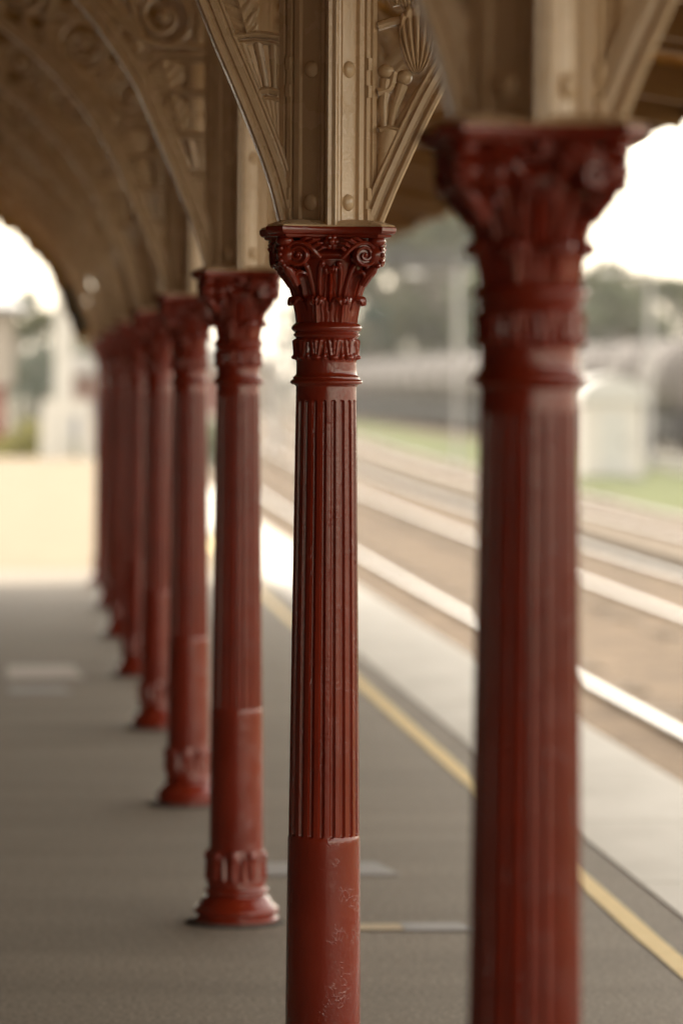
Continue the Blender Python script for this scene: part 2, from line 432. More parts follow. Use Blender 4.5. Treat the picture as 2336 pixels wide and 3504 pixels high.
def make_neck():
    """two rings, the foliate band, plain neck and astragal: z from 2-.357 to 2-.214"""
    b = MB(); n = 240
    T = lambda d: 2.0-d
    prof = [(.0672,T(.358)),(.0685,T(.356)),(.0715,T(.353))]
    prof += [(.0745+.0055*sin(pi*k/6)**.7, T(.3535-.0115*k/6)) for k in range(7)]
    prof += [(.0735,T(.3405)),(.0735,T(.336)),(.0705,T(.3345)),(.0675,T(.331)),(.0665,T(.325))]
    prof += [(.0665,T(.32-.002*k)) for k in range(10)]
    i0 = len(prof)
    prof += [(.0665,T(.299-.051*k/34)) for k in range(35)]
    i1 = len(prof)
    prof += [(.069,T(.2468))]+[(.0695+.0035*sin(pi*k/4), T(.246-.010*k/4)) for k in range(5)]+[(.070,T(.2345))]
    prof += [(.072+.0055*sin(pi*k/6)**.7, T(.2335-.0165*k/6)) for k in range(7)]+[(.071,T(.2155)),(.066,T(.213)),(.062,T(.211))]
    NR = 11
    def fn(th, i, r, z):
        if not (i0 <= i < i1): return r
        v = 1-(z-T(.299))/.051            # 0 top .. 1 bottom, leaves hang down
        u = ((th*NR/(2*pi)) % 1)*2-1; u2 = ((th*NR/(2*pi)+.5) % 1)*2-1
        h = .0022*(1-v); AMP = 1.35
        w = .92-.45*v
        if abs(u) < w:
            h = max(h, .0068*(1-(u/w)**2)**.6*(.45+.55*abs(cos(4.6*u+1.6*v*(1 if u>0 else -1)))))
        if v > .2 and abs(u2) < .5*v:
            h = max(h, .0045*(1-abs(u2)/(.5*v)))
        kn = 1-((u/.62)**2+((v-.86)/.13)**2)
        if kn > 0: h = max(h, .0085*sqrt(kn))
        kn = 1-((u2/.3)**2+((v-.8)/.16)**2)
        if kn > 0: h = max(h, .006*sqrt(kn))
        return .0665 + AMP*h*min(1,v*9)*min(1,(1-v)*14+.15)
    b.lathe(prof, n, fn)
    return squash(b)

def acanthus(b, th0, path, wid, thick=.005, nt=26, ns=15, rib=.0028, lobes=4):
    """leaf wrapped round the bell: path [(r,z)] from root to curled tip, wid(t) half-width"""
    P = cr(path, nt)
    er = Vector((cos(th0), sin(th0), 0)); et = Vector((-sin(th0), cos(th0), 0))
    rowsF = []; rowsB = []
    for i in range(nt):
        t = i/(nt-1); r, z = P[i]
        a = P[max(i-1,0)]; c = P[min(i+1,nt-1)]
        dr, dz = c[0]-a[0], c[1]-a[1]; l = sqrt(dr*dr+dz*dz) or 1
        nr, nz = dz/l, -dr/l
        w = wid(t)*(1+.16*abs(sin(lobes*pi*t)))
        f = []; g = []
        for j in range(ns):
            s = -1+2*j/(ns-1)
            lat = s*w
            k = rib*(abs(cos(2.5*pi*s*(1-.3*t)))-.5)*(1-.5*s*s) + rib*1.3*exp(-(s/.16)**2)
            droop = -.35*w*s*s
            p = er*(r+nr*k+droop*.6)+et*lat+Vector((0,0,z+nz*k-abs(s)**2*w*.25*t))
            q = p - er*(nr*thick) - Vector((0,0,nz*thick))
            f.append(tuple(p)); g.append(tuple(q))
        rowsF.append(f+g[::-1])
    o = len(b.v); b.grid(rowsF, wrap=True); m = len(rowsF[0])
    b.f.append(tuple(o+j for j in range(m))[::-1]); q = o+(nt-1)*m
    b.f.append(tuple(q+j for j in range(m)))

def abacus_poly(sc=1.0):
    hw, ch, mid = .142*sc, .034*sc, .1125*sc
    pts = []
    side = []
    for k in range(13):
        u = -1+2*k/12
        side.append(((hw-ch)*u, -(mid+(hw-mid)*u*u)))
    for q in range(4):
        a = q*pi/2
        for x, y in side: pts.append((x*cos(a)-y*sin(a), x*sin(a)+y*cos(a)))
    return pts
def loft_polys(b, levels):
    rows = [[(x,y,z) for x,y in abacus_poly(sc)] for sc,z in levels]
    o = len(b.v); b.grid(rows, wrap=True); n = len(rows[0])
    b.f.append(tuple(o+j for j in range(n))[::-1]); m = o+(len(rows)-1)*n
    b.f.append(tuple(m+j for j in range(n)))

def make_capital(root):
    b = MB()
    prof = [(.060,1.782),(.0625,1.788),(.0615,1.80),(.0625,1.815),(.065,1.83),(.0685,1.845),(.073,1.86),(.0785,1.875),(.084,1.89),(.088,1.905),
            (.0905,1.918),(.091,1.928)]
    prof += [(.092+.0105*sin(pi*k/8), 1.929+.020*k/8) for k in range(9)]
    prof += [(.090,1.951),(.091,1.96),(.098,1.972),(.102,1.980)]
    b.lathe(prof, 96, lambda t,i,r,z: r+(.0012*cos(24*t) if 1.79 < z < 1.87 else 0))
    cap = squash(b).build('capital', M['red'], root)
    b = MB()
    loft_polys(b, [(.86,1.9755),(.90,1.9765),(.925,1.979),(.93,1.9825),(.965,1.984),(.985,1.987),(1.0,1.9905),(1.0,1.998),(.99,2.0)])
    b.build('abacus', M['red'], cap)
    for k in range(8):
        th = pi/8+k*pi/4
        b = MB()
        acanthus(b, th, [(.0645,1.787),(.0665,1.805),(.070,1.822),(.0735,1.834),(.079,1.841),(.083,1.840),(.0845,1.834),(.082,1.829)],
                 lambda t: .0235*(.86+.14*cos(3*t))*(1 if t < .72 else max(.35,1-(t-.72)*1.9)), rib=.0038)
        b.tube([((.0815*cos(th)-s_*.014*sin(th)), (.0815*sin(th)+s_*.014*cos(th)), 1.8355-.002*s_*s_) for s_ in (-1,-.6,0,.6,1)], [.003,.0062,.0078,.0062,.003], 10)
        squash(b).build('acanthus_leaf', M['red'], cap)
    for k in range(8):
        th = k*pi/4; big = (k % 2 == 1)
        b = MB()
        tipr = .113 if big else .098; up_ = 0 if big else .010
        acanthus(b, th, [(.066,1.832),(.071,1.852),(.077,1.872),(.086,1.889+up_*.6),(tipr-.008,1.899+up_),(tipr,1.901+up_),(tipr+.003,1.895+up_),(tipr-.001,1.889+up_)],
                 lambda t: .0225*(1-.25*t)*(1 if t < .7 else max(.3,1-(t-.7)*2.0)), rib=.0046, lobes=5)
        b.sphere(((tipr-.001)*cos(th),(tipr-.001)*sin(th),1.8945+up_), .0085, 10, 6, (1,1,.8))
        # stalks and buds springing up between the leaves
        for sg in (-1,1):
            p = []
            for (dr,dth,zz) in ((.070,.30,1.845),(.078,.29,1.868),(.087,.27,1.89),(.094,.24,1.908),(.099,.19,1.918)):
                a = th+sg*dth; p.append((dr*cos(a),dr*sin(a),zz))
            b.tube(cr(p,10), [.0045,.005,.0055,.006,.006,.006,.0062,.0066,.007,.004], 8)
            b.sphere(p[-1], .0078, 8, 6)
        squash(b).build('acanthus_leaf', M['red'], cap)
    # corner volutes: the scrolls of two faces meeting on the diagonal
    for q in range(4):
        b = MB(); R = Matrix.Rotation(q*pi/2, 3, 'Z')
        for sx in (0, 1):
            def loc(u, w, d):
                c = Vector((.0725,-.1105,1.937)); a = radians(15)
                ux = Vector((cos(a), sin(a), 0)); nn = Vector((sin(a), -cos(a), 0))
                p = c+ux*u+Vector((0,0,w))+nn*d
                if sx: p = Vector((-p.y, -p.x, p.z))
                return R @ p
            pts = []; rad = []
            for i in range(64):
                t = i/63; ang = pi*.62-t*2*pi*2.1; rr = .0262*(1-t)**.85+.002
                pts.append(loc(rr*cos(ang), rr*sin(ang), .003+.004*t)); rad.append(.0050*(1-.45*t))
            b.tube(pts, rad, 8)
            b.sphere(loc(0,0,.006), .0060, 10, 6)
            rows = []
            for d, rr in ((-.042,.012),(-.036,.022),(-.02,.0262),(-.002,.0252),(.001,.0225),(.0012,.001)):
                rows.append([tuple(loc(rr*cos(2*pi*j/24), rr*sin(2*pi*j/24), d)) for j in range(24)])
            b.grid(rows, wrap=True)
            st = [loc(-.047,-.006,-.010),loc(-.038,.006,-.003),loc(-.026,.018,.001),loc(-.012,.0255,.003),loc(.002,.0275,.003)]
            b.tube(cr(st,14), [.006-.001*k/13 for k in range(14)], 8)
            for (u0,w0,u1,w1,rr) in [(-.02,.025,-.048,.034,.0048),(-.034,.018,-.055,.026,.0042),(-.044,.010,-.062,.016,.0036),(-.006,.030,-.030,.037,.004)]:
                b.tube([loc(u0,w0,.0),loc((u0+u1)/2,(w0+w1)/2+.003,.002),loc(u1,w1,-.003)], [rr,rr*1.15,rr*.4], 7)
        c = R @ Vector((.0955,-.0955,1.937))
        b.sphere(c, .0225, 16, 12, (1,1,1.1))
        c2 = R @ Vector((.100,-.100,1.968)); b.sphere(c2, .020, 12, 8, (1,1,.7))
        dg = R @ Vector((1,-1,0)).normalized()
        for k in range(6):
            a = radians(64-32*k)
            p = R @ Vector((.0955,-.0955,1.937)) + dg*(.0235*cos(a)) + Vector((0,0,.0265*sin(a)))
            b.sphere(p, .0060, 8, 6)
        b.tube([R @ Vector((.072,-.072,1.872)), R @ Vector((.083,-.083,1.893)), R @ Vector((.093,-.093,1.905)), R @ Vector((.099,-.099,1.911))], [.010,.012,.011,.006], 10)
        squash(b).build('volute', M['red'], cap)
    for q in range(4):
        b = MB(); a = -pi/2+q*pi/2+.0
        c = Vector((.109*cos(a), .109*sin(a), 1.966)); t = Vector((-sin(a), cos(a), 0)); nn = Vector((cos(a), sin(a), 0))
        for k in range(6):
            g = 2*pi*k/6; p = c+t*(.0105*cos(g))+Vector((0,0,.0105*sin(g)))-nn*.002
            b.sphere(p, .0078, 8, 6)
        b.sphere(c+nn*.005, .0085, 10, 8)
        squash(b).build('flower_boss', M['red'], cap)
    return cap

# --- square post above the capital (set diagonally), with moulded faces
PHD = .107
def post_section():
    prof = [(.0,.0),(.010,.004),(.020,.0085),(.05,.0085),(.085,.006),(.10,-.004),(.135,-.005),(.145,.0),(.19,.001),(.205,-.005),(.235,-.006),(.25,-.002),(.275,-.0075),
            (.60,-.0075),(.615,.0005),(.715,.0005),(.725,-.006),(.755,-.006),(.765,.002),(.845,.002),(.855,-.004),(.885,-.004),(.895,.003),(.985,.003)]
    pts = []
    C = [Vector((0,-PHD)), Vector((PHD,0)), Vector((0,PHD)), Vector((-PHD,0))]
    for q in range(4):
        a, c = C[q], C[(q+1)%4]; d = c-a; nn = Vector((d.y,-d.x)).normalized()
        seq = prof if q % 2 == 0 else [(1-s, h) for s, h in prof[::-1]]
        for s, h in seq:
            pts.append(tuple(a+d*s+nn*h))
    return pts
PTOP = 1.34
def make_post(root):
    sec = post_section()
    b = MB(); rows = [[(x,y,2.0+z) for x,y in sec] for z in (.0,.04,.4,.8,PTOP)]
    o = len(b.v); b.grid(rows, wrap=True); n = len(sec)
    b.f.append(tuple(range(o,o+n))[::-1]); b.f.append(tuple(range(o+4*n,o+5*n)))
    post = b.build('post', M['tan'], root, smooth=30)
    # pyramidal pad between abacus and post
    b = MB(); rows = [[(x*s,y*s,z) for x,y in abacus_poly(1)] for s,z in ((.985,2.0005),(.97,2.004),(.75,2.0145),(.4,2.019))]
    o = len(b.v); b.grid(rows, wrap=True); n = len(rows[0]); b.f.append(tuple(o+3*n+j for j in range(n))); b.f.append(tuple(o+j for j in range(n))[::-1])
    b.build('pad', M['tan'], post)
    C = [Vector((0,-PHD,0)), Vector((PHD,0,0)), Vector((0,PHD,0)), Vector((-PHD,0,0))]
    for q in range(4):
        a, c = C[q], C[(q+1)%4]; d = c-a; nn = Vector((d.y,-d.x,0)).normalized()
        fr = lambda s: s if q % 2 == 0 else 1-s
        for zz in (.055,.345,.70):
            b = MB(); p = a+d*fr(.43)+nn*(-.0075)+Vector((0,0,2+zz))
            # dome lying on the face
            rows = []
            for i in range(6):
                al = pi/2*i/5; rr = .0185*cos(al)+.0001
                rows.append([tuple(p+d.normalized()*(rr*cos(2*pi*j/20))+Vector((0,0,rr*sin(2*pi*j/20)))+nn*(.011*sin(al))) for j in range(20)])
            b.grid(rows, wrap=True); b.build('rivet', M['tan'], post)
        # small raised keys interrupting the fillets
        for zz in (.03,.075,.30,.36,.62):
            b = MB(); e = d.normalized()
            p0 = a+d*fr(.805)+Vector((0,0,2+zz)); w, h, dp = .0062,.013,.007
            vs = [p0+e*sx*w+Vector((0,0,sz*h))+nn*dd for dd in (-.004,dp) for sx,sz in ((-1,-1),(1,-1),(1,1),(-1,1))]
            b.add(vs, [(0,1,2,3),(4,5,6,7),(0,1,5,4),(1,2,6,5),(2,3,7,6),(3,0,4,7)])
            b.build('key_block', M['tan'], post, smooth=0)
    return post

# --- curved brackets with open scrollwork
RIBL = cr([(-.104,0),(-.135,.115),(-.185,.245),(-.245,.385),(-.335,.585),(-.50,.815),(-.745,1.035),(-1.05,1.225),(-1.45,1.385)], 70)
RIBR = cr([(.118,0),(.170,.125),(.262,.315),(.395,.515),(.60,.715),(.90,.885),(1.30,.985),(1.75,1.03)], 70)
def rib_at(rib, z):
    for (x0,z0),(x1,z1) in zip(rib[:-1],rib[1:]):
        if z0 <= z <= z1: return x0+(x1-x0)*(z-z0)/max(1e-6,(z1-z0))
    return rib[-1][0]
RIB_SEC = [(0,-.024),(.004,-.029),(.011,-.029),(.015,-.024),(.018,-.017),(.022,-.017),(.025,-.024),(.036,-.025),(.039,-.017),(.043,-.016),(.046,-.021),(.051,-.021),(.054,-.012)]
RIB_SEC = RIB_SEC + [(n,-y) for n,y in RIB_SEC[::-1]]
def leafpanel(b, base, tip, w, depth=.014, nt=26, ns=17, lobes=4, bend=0):
    """double-sided acanthus relief in the XZ plane: bold chevron lobes either side of a midrib"""
    B_, T_ = Vector((base[0],0,base[1])), Vector((tip[0],0,tip[1])); d = T_-B_; n = Vector((0,1,0)).cross(d).normalized()
    F = []
    for i in range(nt):
        t = i/(nt-1)
        ww = w*(sin(pi*(.10+.86*t))**.75)*(.86+.20*abs(sin(lobes*pi*t)))
        f = []; g = []
        for j in range(ns):
            s = -1+2*j/(ns-1)
            c = B_+d*(t+.10*abs(s)*sin(pi*t))+n*(s*ww+bend*sin(pi*t))
            ph = (lobes*(t-.22*abs(s))) % 1
            lob = sin(pi*ph)**.8
            h = depth*(.40+.60*(1-s*s)**.6)*(.50+.50*lob) + .35*depth*exp(-(s/.12)**2)
            f.append((c.x,-h,c.z)); g.append((c.x,h,c.z))
        F.append(f+g[::-1])
    o = len(b.v); b.grid(F, wrap=True); m = len(F[0])
    b.f.append(tuple(o+j for j in range(m))[::-1]); q = o+(nt-1)*m; b.f.append(tuple(q+j for j in range(m)))
def palmette(b, base, tip, w, depth, n=7, nt=34, ns=45):
    """broad rounded leaf with veins fanning from its foot and a rolled rim"""
    B_, T_ = Vector((base[0],0,base[1])), Vector((tip[0],0,tip[1])); d = T_-B_; nn = Vector((0,1,0)).cross(d).normalized()
    F = []
    for i in range(nt):
        t = .04+.96*i/(nt-1)
        f = []; g = []
        for j in range(ns):
            s = -1+2*j/(ns-1)
            rad = (1-.30*s*s)*(1-.05*(1-abs(cos(n*pi*s*.5))))
            ang = s*1.15
            c = B_+d*(t*rad*cos(ang*(.95-.35*t)))+nn*(w*1.25*t**.8*(1.12-.42*t)*sin(ang)*rad*1.05)
            vein = abs(cos(n*pi*s*.5))**.7
            h = depth*(.35+.65*sin(pi*min(1,.12+.80*t)))*(.42+.58*vein*(.4+.6*min(1,t*1.6)))*(1-.35*abs(s)**3)
            if t > .84: h += depth*.35*sin(pi*(t-.84)/.16)
            h = max(h, .004)
            f.append((c.x,-h,c.z)); g.append((c.x,h,c.z))
        F.append(f+g[::-1])
    o = len(b.v); b.grid(F, wrap=True); m = len(F[0])
    b.f.append(tuple(o+j for j in range(m))[::-1]); q = o+(nt-1)*m; b.f.append(tuple(q+j for j in range(m)))
def spiral(b, c, r, a0, turns, sgn=1, rad=.011, n=60, tail=None):
    pts = []; rr = []
    if tail:
        for p in tail[:-1]: pts.append((p[0],0,p[1])); rr.append(rad)
    for i in range(n):
        t = i/(n-1); a = a0+sgn*2*pi*turns*t; q = r*(1-t)**.8+.004
        pts.append((c[0]+q*cos(a),0,c[1]+q*sin(a))); rr.append(rad*(1-.45*t))
    if tail: pts = [p for p in cr(pts, len(pts)*2)]; rr = [rr[min(len(rr)-1,i//2)] for i in range(len(pts))]
    b.tube(pts, rr, 8, flat=(1.45,1), axis=(0,1,0))
    b.sphere((c[0],0,c[1]), rad*1.7, 10, 8, (1,1.2,1))
def frond(b, c, r, a0, a1, n, l, w):
    """leaves set round a scroll"""
    for k in range(n):
        a = a0+(a1-a0)*k/max(1,n-1)
        p = (c[0]+r*cos(a), c[1]+r*sin(a)); q = (c[0]+(r+l)*cos(a+.55), c[1]+(r+l)*sin(a+.55))
        leafpanel(b, p, q, w, .012, 12, 9, 2)
def collar(b, z, x0, x1):
    pts = [(x0,0,z),(x0+(x1-x0)*.25,0,z+.004),(x0+(x1-x0)*.5,0,z+.006),(x0+(x1-x0)*.75,0,z+.004),(x1,0,z)]
    b.tube(pts, .0085, 10, flat=(2.6,1), axis=(0,1,0))
    b.tube([(p[0],0,p[2]-.016) for p in pts], .0055, 8, flat=(3.0,1), axis=(0,1,0))

def make_left_bracket(root):
    b = MB(); b.sweep([(x,0,2+z) for x,z in RIBL], [(-n if False else n, y) for n,y in RIB_SEC])
    br = b.build('bracket', M['tan'], root, smooth=30)
    xp = -PHD-.002
    rx = lambda z: rib_at(RIBL, z)+.048
    o = Vector((0,0,2.0))
    def done(b, name):
        b.v = [(x,y,z+2.0) for x,y,z in b.v]; return b.build(name, M['tan'], br)
    # fluted sheath at the foot
    b = MB()
    for k in range(4):
        f = (k+.5)/4
        pts = [(xp+(rx(z)-xp)*f if z > .15 else xp-.004-.004*k, 0, z) for z in (.10,.15,.20,.25,.288)]
        w = [.006,.008,abs(rx(.2)-xp)/8+.003,abs(rx(.25)-xp)/8+.003,abs(rx(.288)-xp)/8+.003]
        b.tube(pts, w, 8, flat=(1.1,1), axis=(0,1,0))
    done(b, 'sheath')
    b = MB(); collar(b, .296, xp, rx(.296)); done(b, 'collar')
    for k in range(3):
        b = MB(); f0 = .18+.32*k; 
        p0 = (xp+(rx(.29)-xp)*f0, .292); p1 = (xp+(rx(.405)-xp)*(.12+.36*k), .405)
        b.tube([(p0[0],0,p0[1]),((p0[0]+p1[0])/2,0,(p0[1]+p1[1])/2),(p1[0],0,p1[1])], [.0065,.0085,.0115], 10, flat=(1.3,1), axis=(0,1,0))
        done(b, 'stem')
    b = MB(); collar(b, .418, xp, rx(.418)); done(b, 'collar')
    b = MB(); x0, x1 = xp-.034, rx(.47)+.004
    leafpanel(b, ((x0+rx(.43))/2, .42), ((x0+rx(.55))/2-.004, .535), abs(x1-x0)/2, .02, 26, 15, 4)
    done(b, 'leaf_panel')
    b = MB(); collar(b, .548, xp, rx(.548)); done(b, 'collar')
    b = MB(); leafpanel(b, ((xp+rx(.56))/2-.02, .55), ((xp+rx(.66))/2-.02,.64), abs(rx(.6)-xp)/2-.03, .018, 20, 13, 3); done(b, 'leaf_panel')
    b = MB(); collar(b, .655, xp, rx(.655)); done(b, 'collar')
    # scrolls filling the spandrel
    for (c, r, a0, tu, sg, fr) in [((-.235,.775),.088,-pi/2,1.7,1,(0,3.6)), ((-.42,.985),.105,-pi*.6,1.8,-1,(1.0,4.4)), ((-.205,1.035),.092,pi/2,1.7,1,(2.4,6.0)),
                                   ((-.66,1.185),.085,-pi*.5,1.7,1,(.2,3.4)), ((-.36,1.21),.08,pi,1.6,-1,(.3,3.3)), ((-.93,1.32),.06,-pi*.5,1.6,-1,(.4,3.0))]:
        b = MB(); spiral(b, c, r, a0, tu, sg, .0125); frond(b, c, r*.95, fr[0], fr[1], 6, r*.75, r*.26); done(b, 'scroll')
    b = MB()
    for p in [[(xp,.68),(-.17,.69),(-.235,.687),(-.32,.72),(-.41,.80),(-.47,.87)], [(xp,.90),(-.18,.915),(-.29,.905),(-.40,.88)], [(-.29,.70),(-.34,.84),(-.33,.97),(-.28,1.12),(-.29,1.27)],
              [(-.52,.90),(-.56,1.05),(-.53,1.18),(-.50,1.30)], [(xp,1.14),(-.2,1.16),(-.30,1.13),(-.45,1.10),(-.60,1.09)], [(xp,1.28),(-.4,1.305),(-.8,1.345),(-1.15,1.375)]]:
        P = cr(p, 24); b.tube([(x,0,z) for x,z in P], [.010+.004*sin(pi*k/23) for k in range(24)], 8, flat=(1.5,1), axis=(0,1,0))
    for (p,q,w) in [((-.31,.72),(-.40,.82),.028),((-.33,.85),(-.25,.91),.024),((-.50,.93),(-.58,1.03),.03),((-.15,.92),(-.135,1.0),.02),((-.3,1.1),(-.4,1.08),.026),((-.55,1.1),(-.52,1.24),.03),((-.13,.70),(-.13,.84),.018),
                    ((-.74,1.12),(-.80,1.26),.03),((-.14,1.16),(-.16,1.27),.024),((-.22,1.15),(-.29,1.25),.026),((-.42,.84),(-.50,.93),.026),((-.62,1.02),(-.66,1.08),.022)]:
        leafpanel(b, p, q, w, .016, 14, 9, 3)
    done(b, 'tendril')
    return br

def make_right_bracket(root):
    b = MB(); b.sweep([(x,0,2+z) for x,z in RIBR], [(-n, y) for n,y in RIB_SEC])
    br = b.build('bracket', M['tan'], root, smooth=30)
    xp = PHD+.002
    rx = lambda z: rib_at(RIBR, z)-.05
    def done(b, name):
        b.v = [(x,y,z+2.0) for x,y,z in b.v]; return b.build(name, M['tan'], br)
    b = MB(); b.tube([(.114,0,.095),(.122,0,.15),(.132,0,.20),(.136,0,.218)], [.006,.013,.021,.024], 14, flat=(1.1,1), axis=(0,1,0))
    b.tube([(.112,0,.217),(.136,0,.222),(.160,0,.217)], .007, 8, flat=(3.4,1), axis=(0,1,0)); done(b, 'sheath')
    for (p0,p1) in [((.124,.222),(.127,.330)), ((.137,.222),(.163,.318)), ((.150,.220),(.212,.312))]:
        b = MB(); mid = ((p0[0]+p1[0])/2-.003, (p0[1]+p1[1])/2)
        b.tube([(p0[0],0,p0[1]),(mid[0],0,mid[1]),(p1[0],0,p1[1])], [.0075,.0105,.0145], 10, flat=(1.2,1), axis=(0,1,0))
        d = Vector((p1[0]-p0[0],0,p1[1]-p0[1])).normalized()
        b.sphere((p1[0]+d.x*.016,0,p1[1]+d.z*.016), .0185, 14, 10, (1,1.1,.9)); done(b, 'stem')
    b = MB(); palmette(b, (.196,.338), (.192,.500), .066, .030)
    done(b, 'leaf_panel')
    b = MB(); palmette(b, (.182,.470), (.196,.600), .070, .024)
    for (p,q,w_) in [((.150,.49),(.130,.60),.022),((.235,.46),(.30,.56),.026)]: leafpanel(b, p, q, w_, .016, 20, 13, 3)
    done(b, 'leaf_panel')
    for (c, r, a0, tu, sg, fr) in [((.185,.66),.07,-pi/2,1.6,-1,(.2,3.2)), ((.36,.66),.07,-pi*.3,1.6,1,(1,4)), ((.26,.85),.09,-pi/2,1.7,1,(0,3.4)), ((.48,.85),.085,-pi*.4,1.6,-1,(.8,4)), ((.72,.96),.07,-pi/2,1.6,1,(.2,3.2)), ((.3,1.04),.075,pi/2,1.6,-1,(2,5.5)), ((.55,1.03),.06,pi/2,1.6,1,(2,5.5))]:
        b = MB(); spiral(b, c, r, a0, tu, sg, .0115); frond(b, c, r*.95, fr[0], fr[1], 6, r*.7, r*.26); done(b, 'scroll')
    b = MB()
    for p in [[(xp,.30),(.135,.31),(.145,.345)],[(xp,.445),(.14,.455),(.165,.46)],[(xp,.53),(.16,.55),(.25,.57),(.33,.58)],[(xp,.75),(.22,.755),(.35,.75),(.47,.74)],[(xp,.95),(.3,.945),(.5,.94),(.75,.9)],[(xp,1.12),(.4,1.11),(.9,1.07),(1.4,1.03)]]:
        P = cr(p, 20); b.tube([(x,0,z) for x,z in P], .011, 8, flat=(1.5,1), axis=(0,1,0))
    done(b, 'tendril')
    return br

root = empty('cast_iron_column', (CX, CY0, 0), 'x', 'column', 'red cast-iron columns carrying the platform canopy')
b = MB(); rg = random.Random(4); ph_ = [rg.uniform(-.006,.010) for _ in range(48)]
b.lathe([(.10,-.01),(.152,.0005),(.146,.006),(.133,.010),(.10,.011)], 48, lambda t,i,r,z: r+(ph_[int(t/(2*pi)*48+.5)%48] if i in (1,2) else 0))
b.build('contact_shade_ring', M['contact_shade'], root)  # dark ring added under each base in place of its contact shadow
make_base().build('base', M['red'], root); make_shaft().build('shaft', M['red'], root); make_neck().build('neck_band', M['red'], root)
make_capital(root); make_post(root); make_left_bracket(root); make_right_bracket(root)
COLLAB = ['large blurred red column in the right foreground, nearest to the viewer',
          'sharply focused red fluted column under tan brackets, second from the right',
          'red column just left of the sharply focused one, whole base on the asphalt',
          'fourth red column from the right, standing just left of the one whose whole base shows',
          'red column fifth in the row from the right, partly behind the fourth',
          'red column sixth in the row from the right, blurred into a thin strip',
          'red column third from the far end of the receding row',
          'red column second from the far end of the receding row',
          'farthest and smallest red column, at the sunlit end of the canopy']
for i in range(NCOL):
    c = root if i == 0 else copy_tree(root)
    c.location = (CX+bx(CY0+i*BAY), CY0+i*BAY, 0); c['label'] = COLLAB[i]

# ------------------------------------------------------------------ canopy
Y0, Y1 = -26.0, 33.3  # roof and wall run on unseen behind the camera to darken the rear left
SOF = [(-1.62,3.62),(-.9,3.62),(-.35,3.52),(.70,3.32),(2.0,3.10),(3.02,2.925)]       # soffit profile
can = empty('station_canopy', (0,0,0), 'boarded brown timber canopy roof above the row of red columns', 'canopy')
b = MB()
YC = [Y0,-10,0,5]+[5+(Y1-5)*k/8 for k in range(1,9)]
rows = [[(x,yy,z+.10) for x,z in SOF] for yy in YC]; b.grid(rows)
rows2 = [[(x,yy,z+.125) for x,z in SOF] for yy in YC]; b.grid(rows2, flip=True)
b.build('roof', M['roof'], can, smooth=0, bend=True)
b = MB()
# tongued boards running along the platform
def sz(x):
    for (x0,z0),(x1,z1) in zip(SOF[:-1],SOF[1:]):
        if x0 <= x <= x1: return z0+(z1-z0)*(x-x0)/(x1-x0)
    return SOF[-1][1]
x = -1.62
while x < 2.98:
    w = .118; xa, xb = x+.003, min(x+w-.003, 3.0)
    za, zc = sz(xa), sz(xb); 
    b.grid([[(xa,yy,za+.055),(xb,yy,zc+.055),(xb,yy,zc+.08),(xa,yy,za+.08)] for yy in YC], wrap=True)
    x += w
b.build('ceiling', M['board'], can, smooth=0, bend=True)
b = MB(); b.ybox(3.02,3.055,Y0,Y1,2.87,3.08); b.ybox(3.055,3.15,Y0,Y1,2.98,3.065); b.build('fascia', M['rafter'], can, smooth=0, bend=True)
b = MB(); rows = []
for k in range(50):
    x = -1.62+k*.094; zt_ = sz(x)+.12; dx = x-CX
    if dx < -.14:
        zr = max((z for (xx,z) in RIBL if xx >= dx), default=0); zb2 = min(2+zr+.03, sz(x)-.06)
    else: zb2 = sz(x)-.06
    rows.append([(x,Y1+.0,zb2),(x,Y1+.04,zb2),(x,Y1+.04,zt_),(x,Y1+.0,zt_)])
b = MB(); b.grid(rows, wrap=True); b.f += [(0,1,2,3), (len(b.v)-1,len(b.v)-2,len(b.v)-3,len(b.v)-4)]; b.build('end_board', M['rafter'], can, smooth=0, bend=True)
b = MB()
for k in range(9, 68, 4):
    (xa,za),(xb,zb3) = RIBL[k-1], RIBL[k+1]
    dx, dz = xb-xa, zb3-za; l = sqrt(dx*dx+dz*dz); nx, nz = dz/l, -dx/l
    nx, nz = (nx,nz) if nz < 0 else (-nx,-nz)
    x0, z0 = RIBL[k]; r = .098+.012*sin(k)
    c = (CX+x0+nx*.015, 2+z0+nz*.015)
    n = 18; o = len(b.v)
    for yy in (Y1-.03, Y1):
        b.v.extend((c[0]+r*cos(2*pi*j/n), yy, c[1]+r*sin(2*pi*j/n)) for j in range(n))
    b.f.append(tuple(range(o,o+n))); b.f.append(tuple(range(o+n,o+2*n))[::-1])
    for j in range(n): b.f.append((o+j,o+(j+1)%n,o+n+(j+1)%n,o+n+j))
b.build('end_valance', M['rafter'], can, smooth=0, bend=True)
def rafter(yy, h, m, w=.045):
    b = MB(); rows = []
    for k in range(len(SOF)):
        X, Z = SOF[k]; rows.append([(X,yy-w,Z+.052),(X,yy+w,Z+.052),(X,yy+w,Z-h),(X,yy-w,Z-h)])
    b.grid(rows, wrap=True); b.f.append((0,1,2,3)); n = len(b.v); b.f.append((n-4,n-3,n-2,n-1))
    return b.build('rafter', m, can, smooth=0, bend=True)
for i in range(NCOL):
    for q in (0, 1/3, 2/3):
        yy = CY0+(i+q)*BAY
        if yy < Y1-.2: rafter(yy, .10 if q else .02, M['rafter'], .035 if q else .05)
b = MB(); b.box(-1.66,-1.52,Y0,Y1-1.5,0,3.6); b.build('unseen_shade_wall', M['brick'], can, smooth=0)  # added out of view to keep light off the left-hand faces
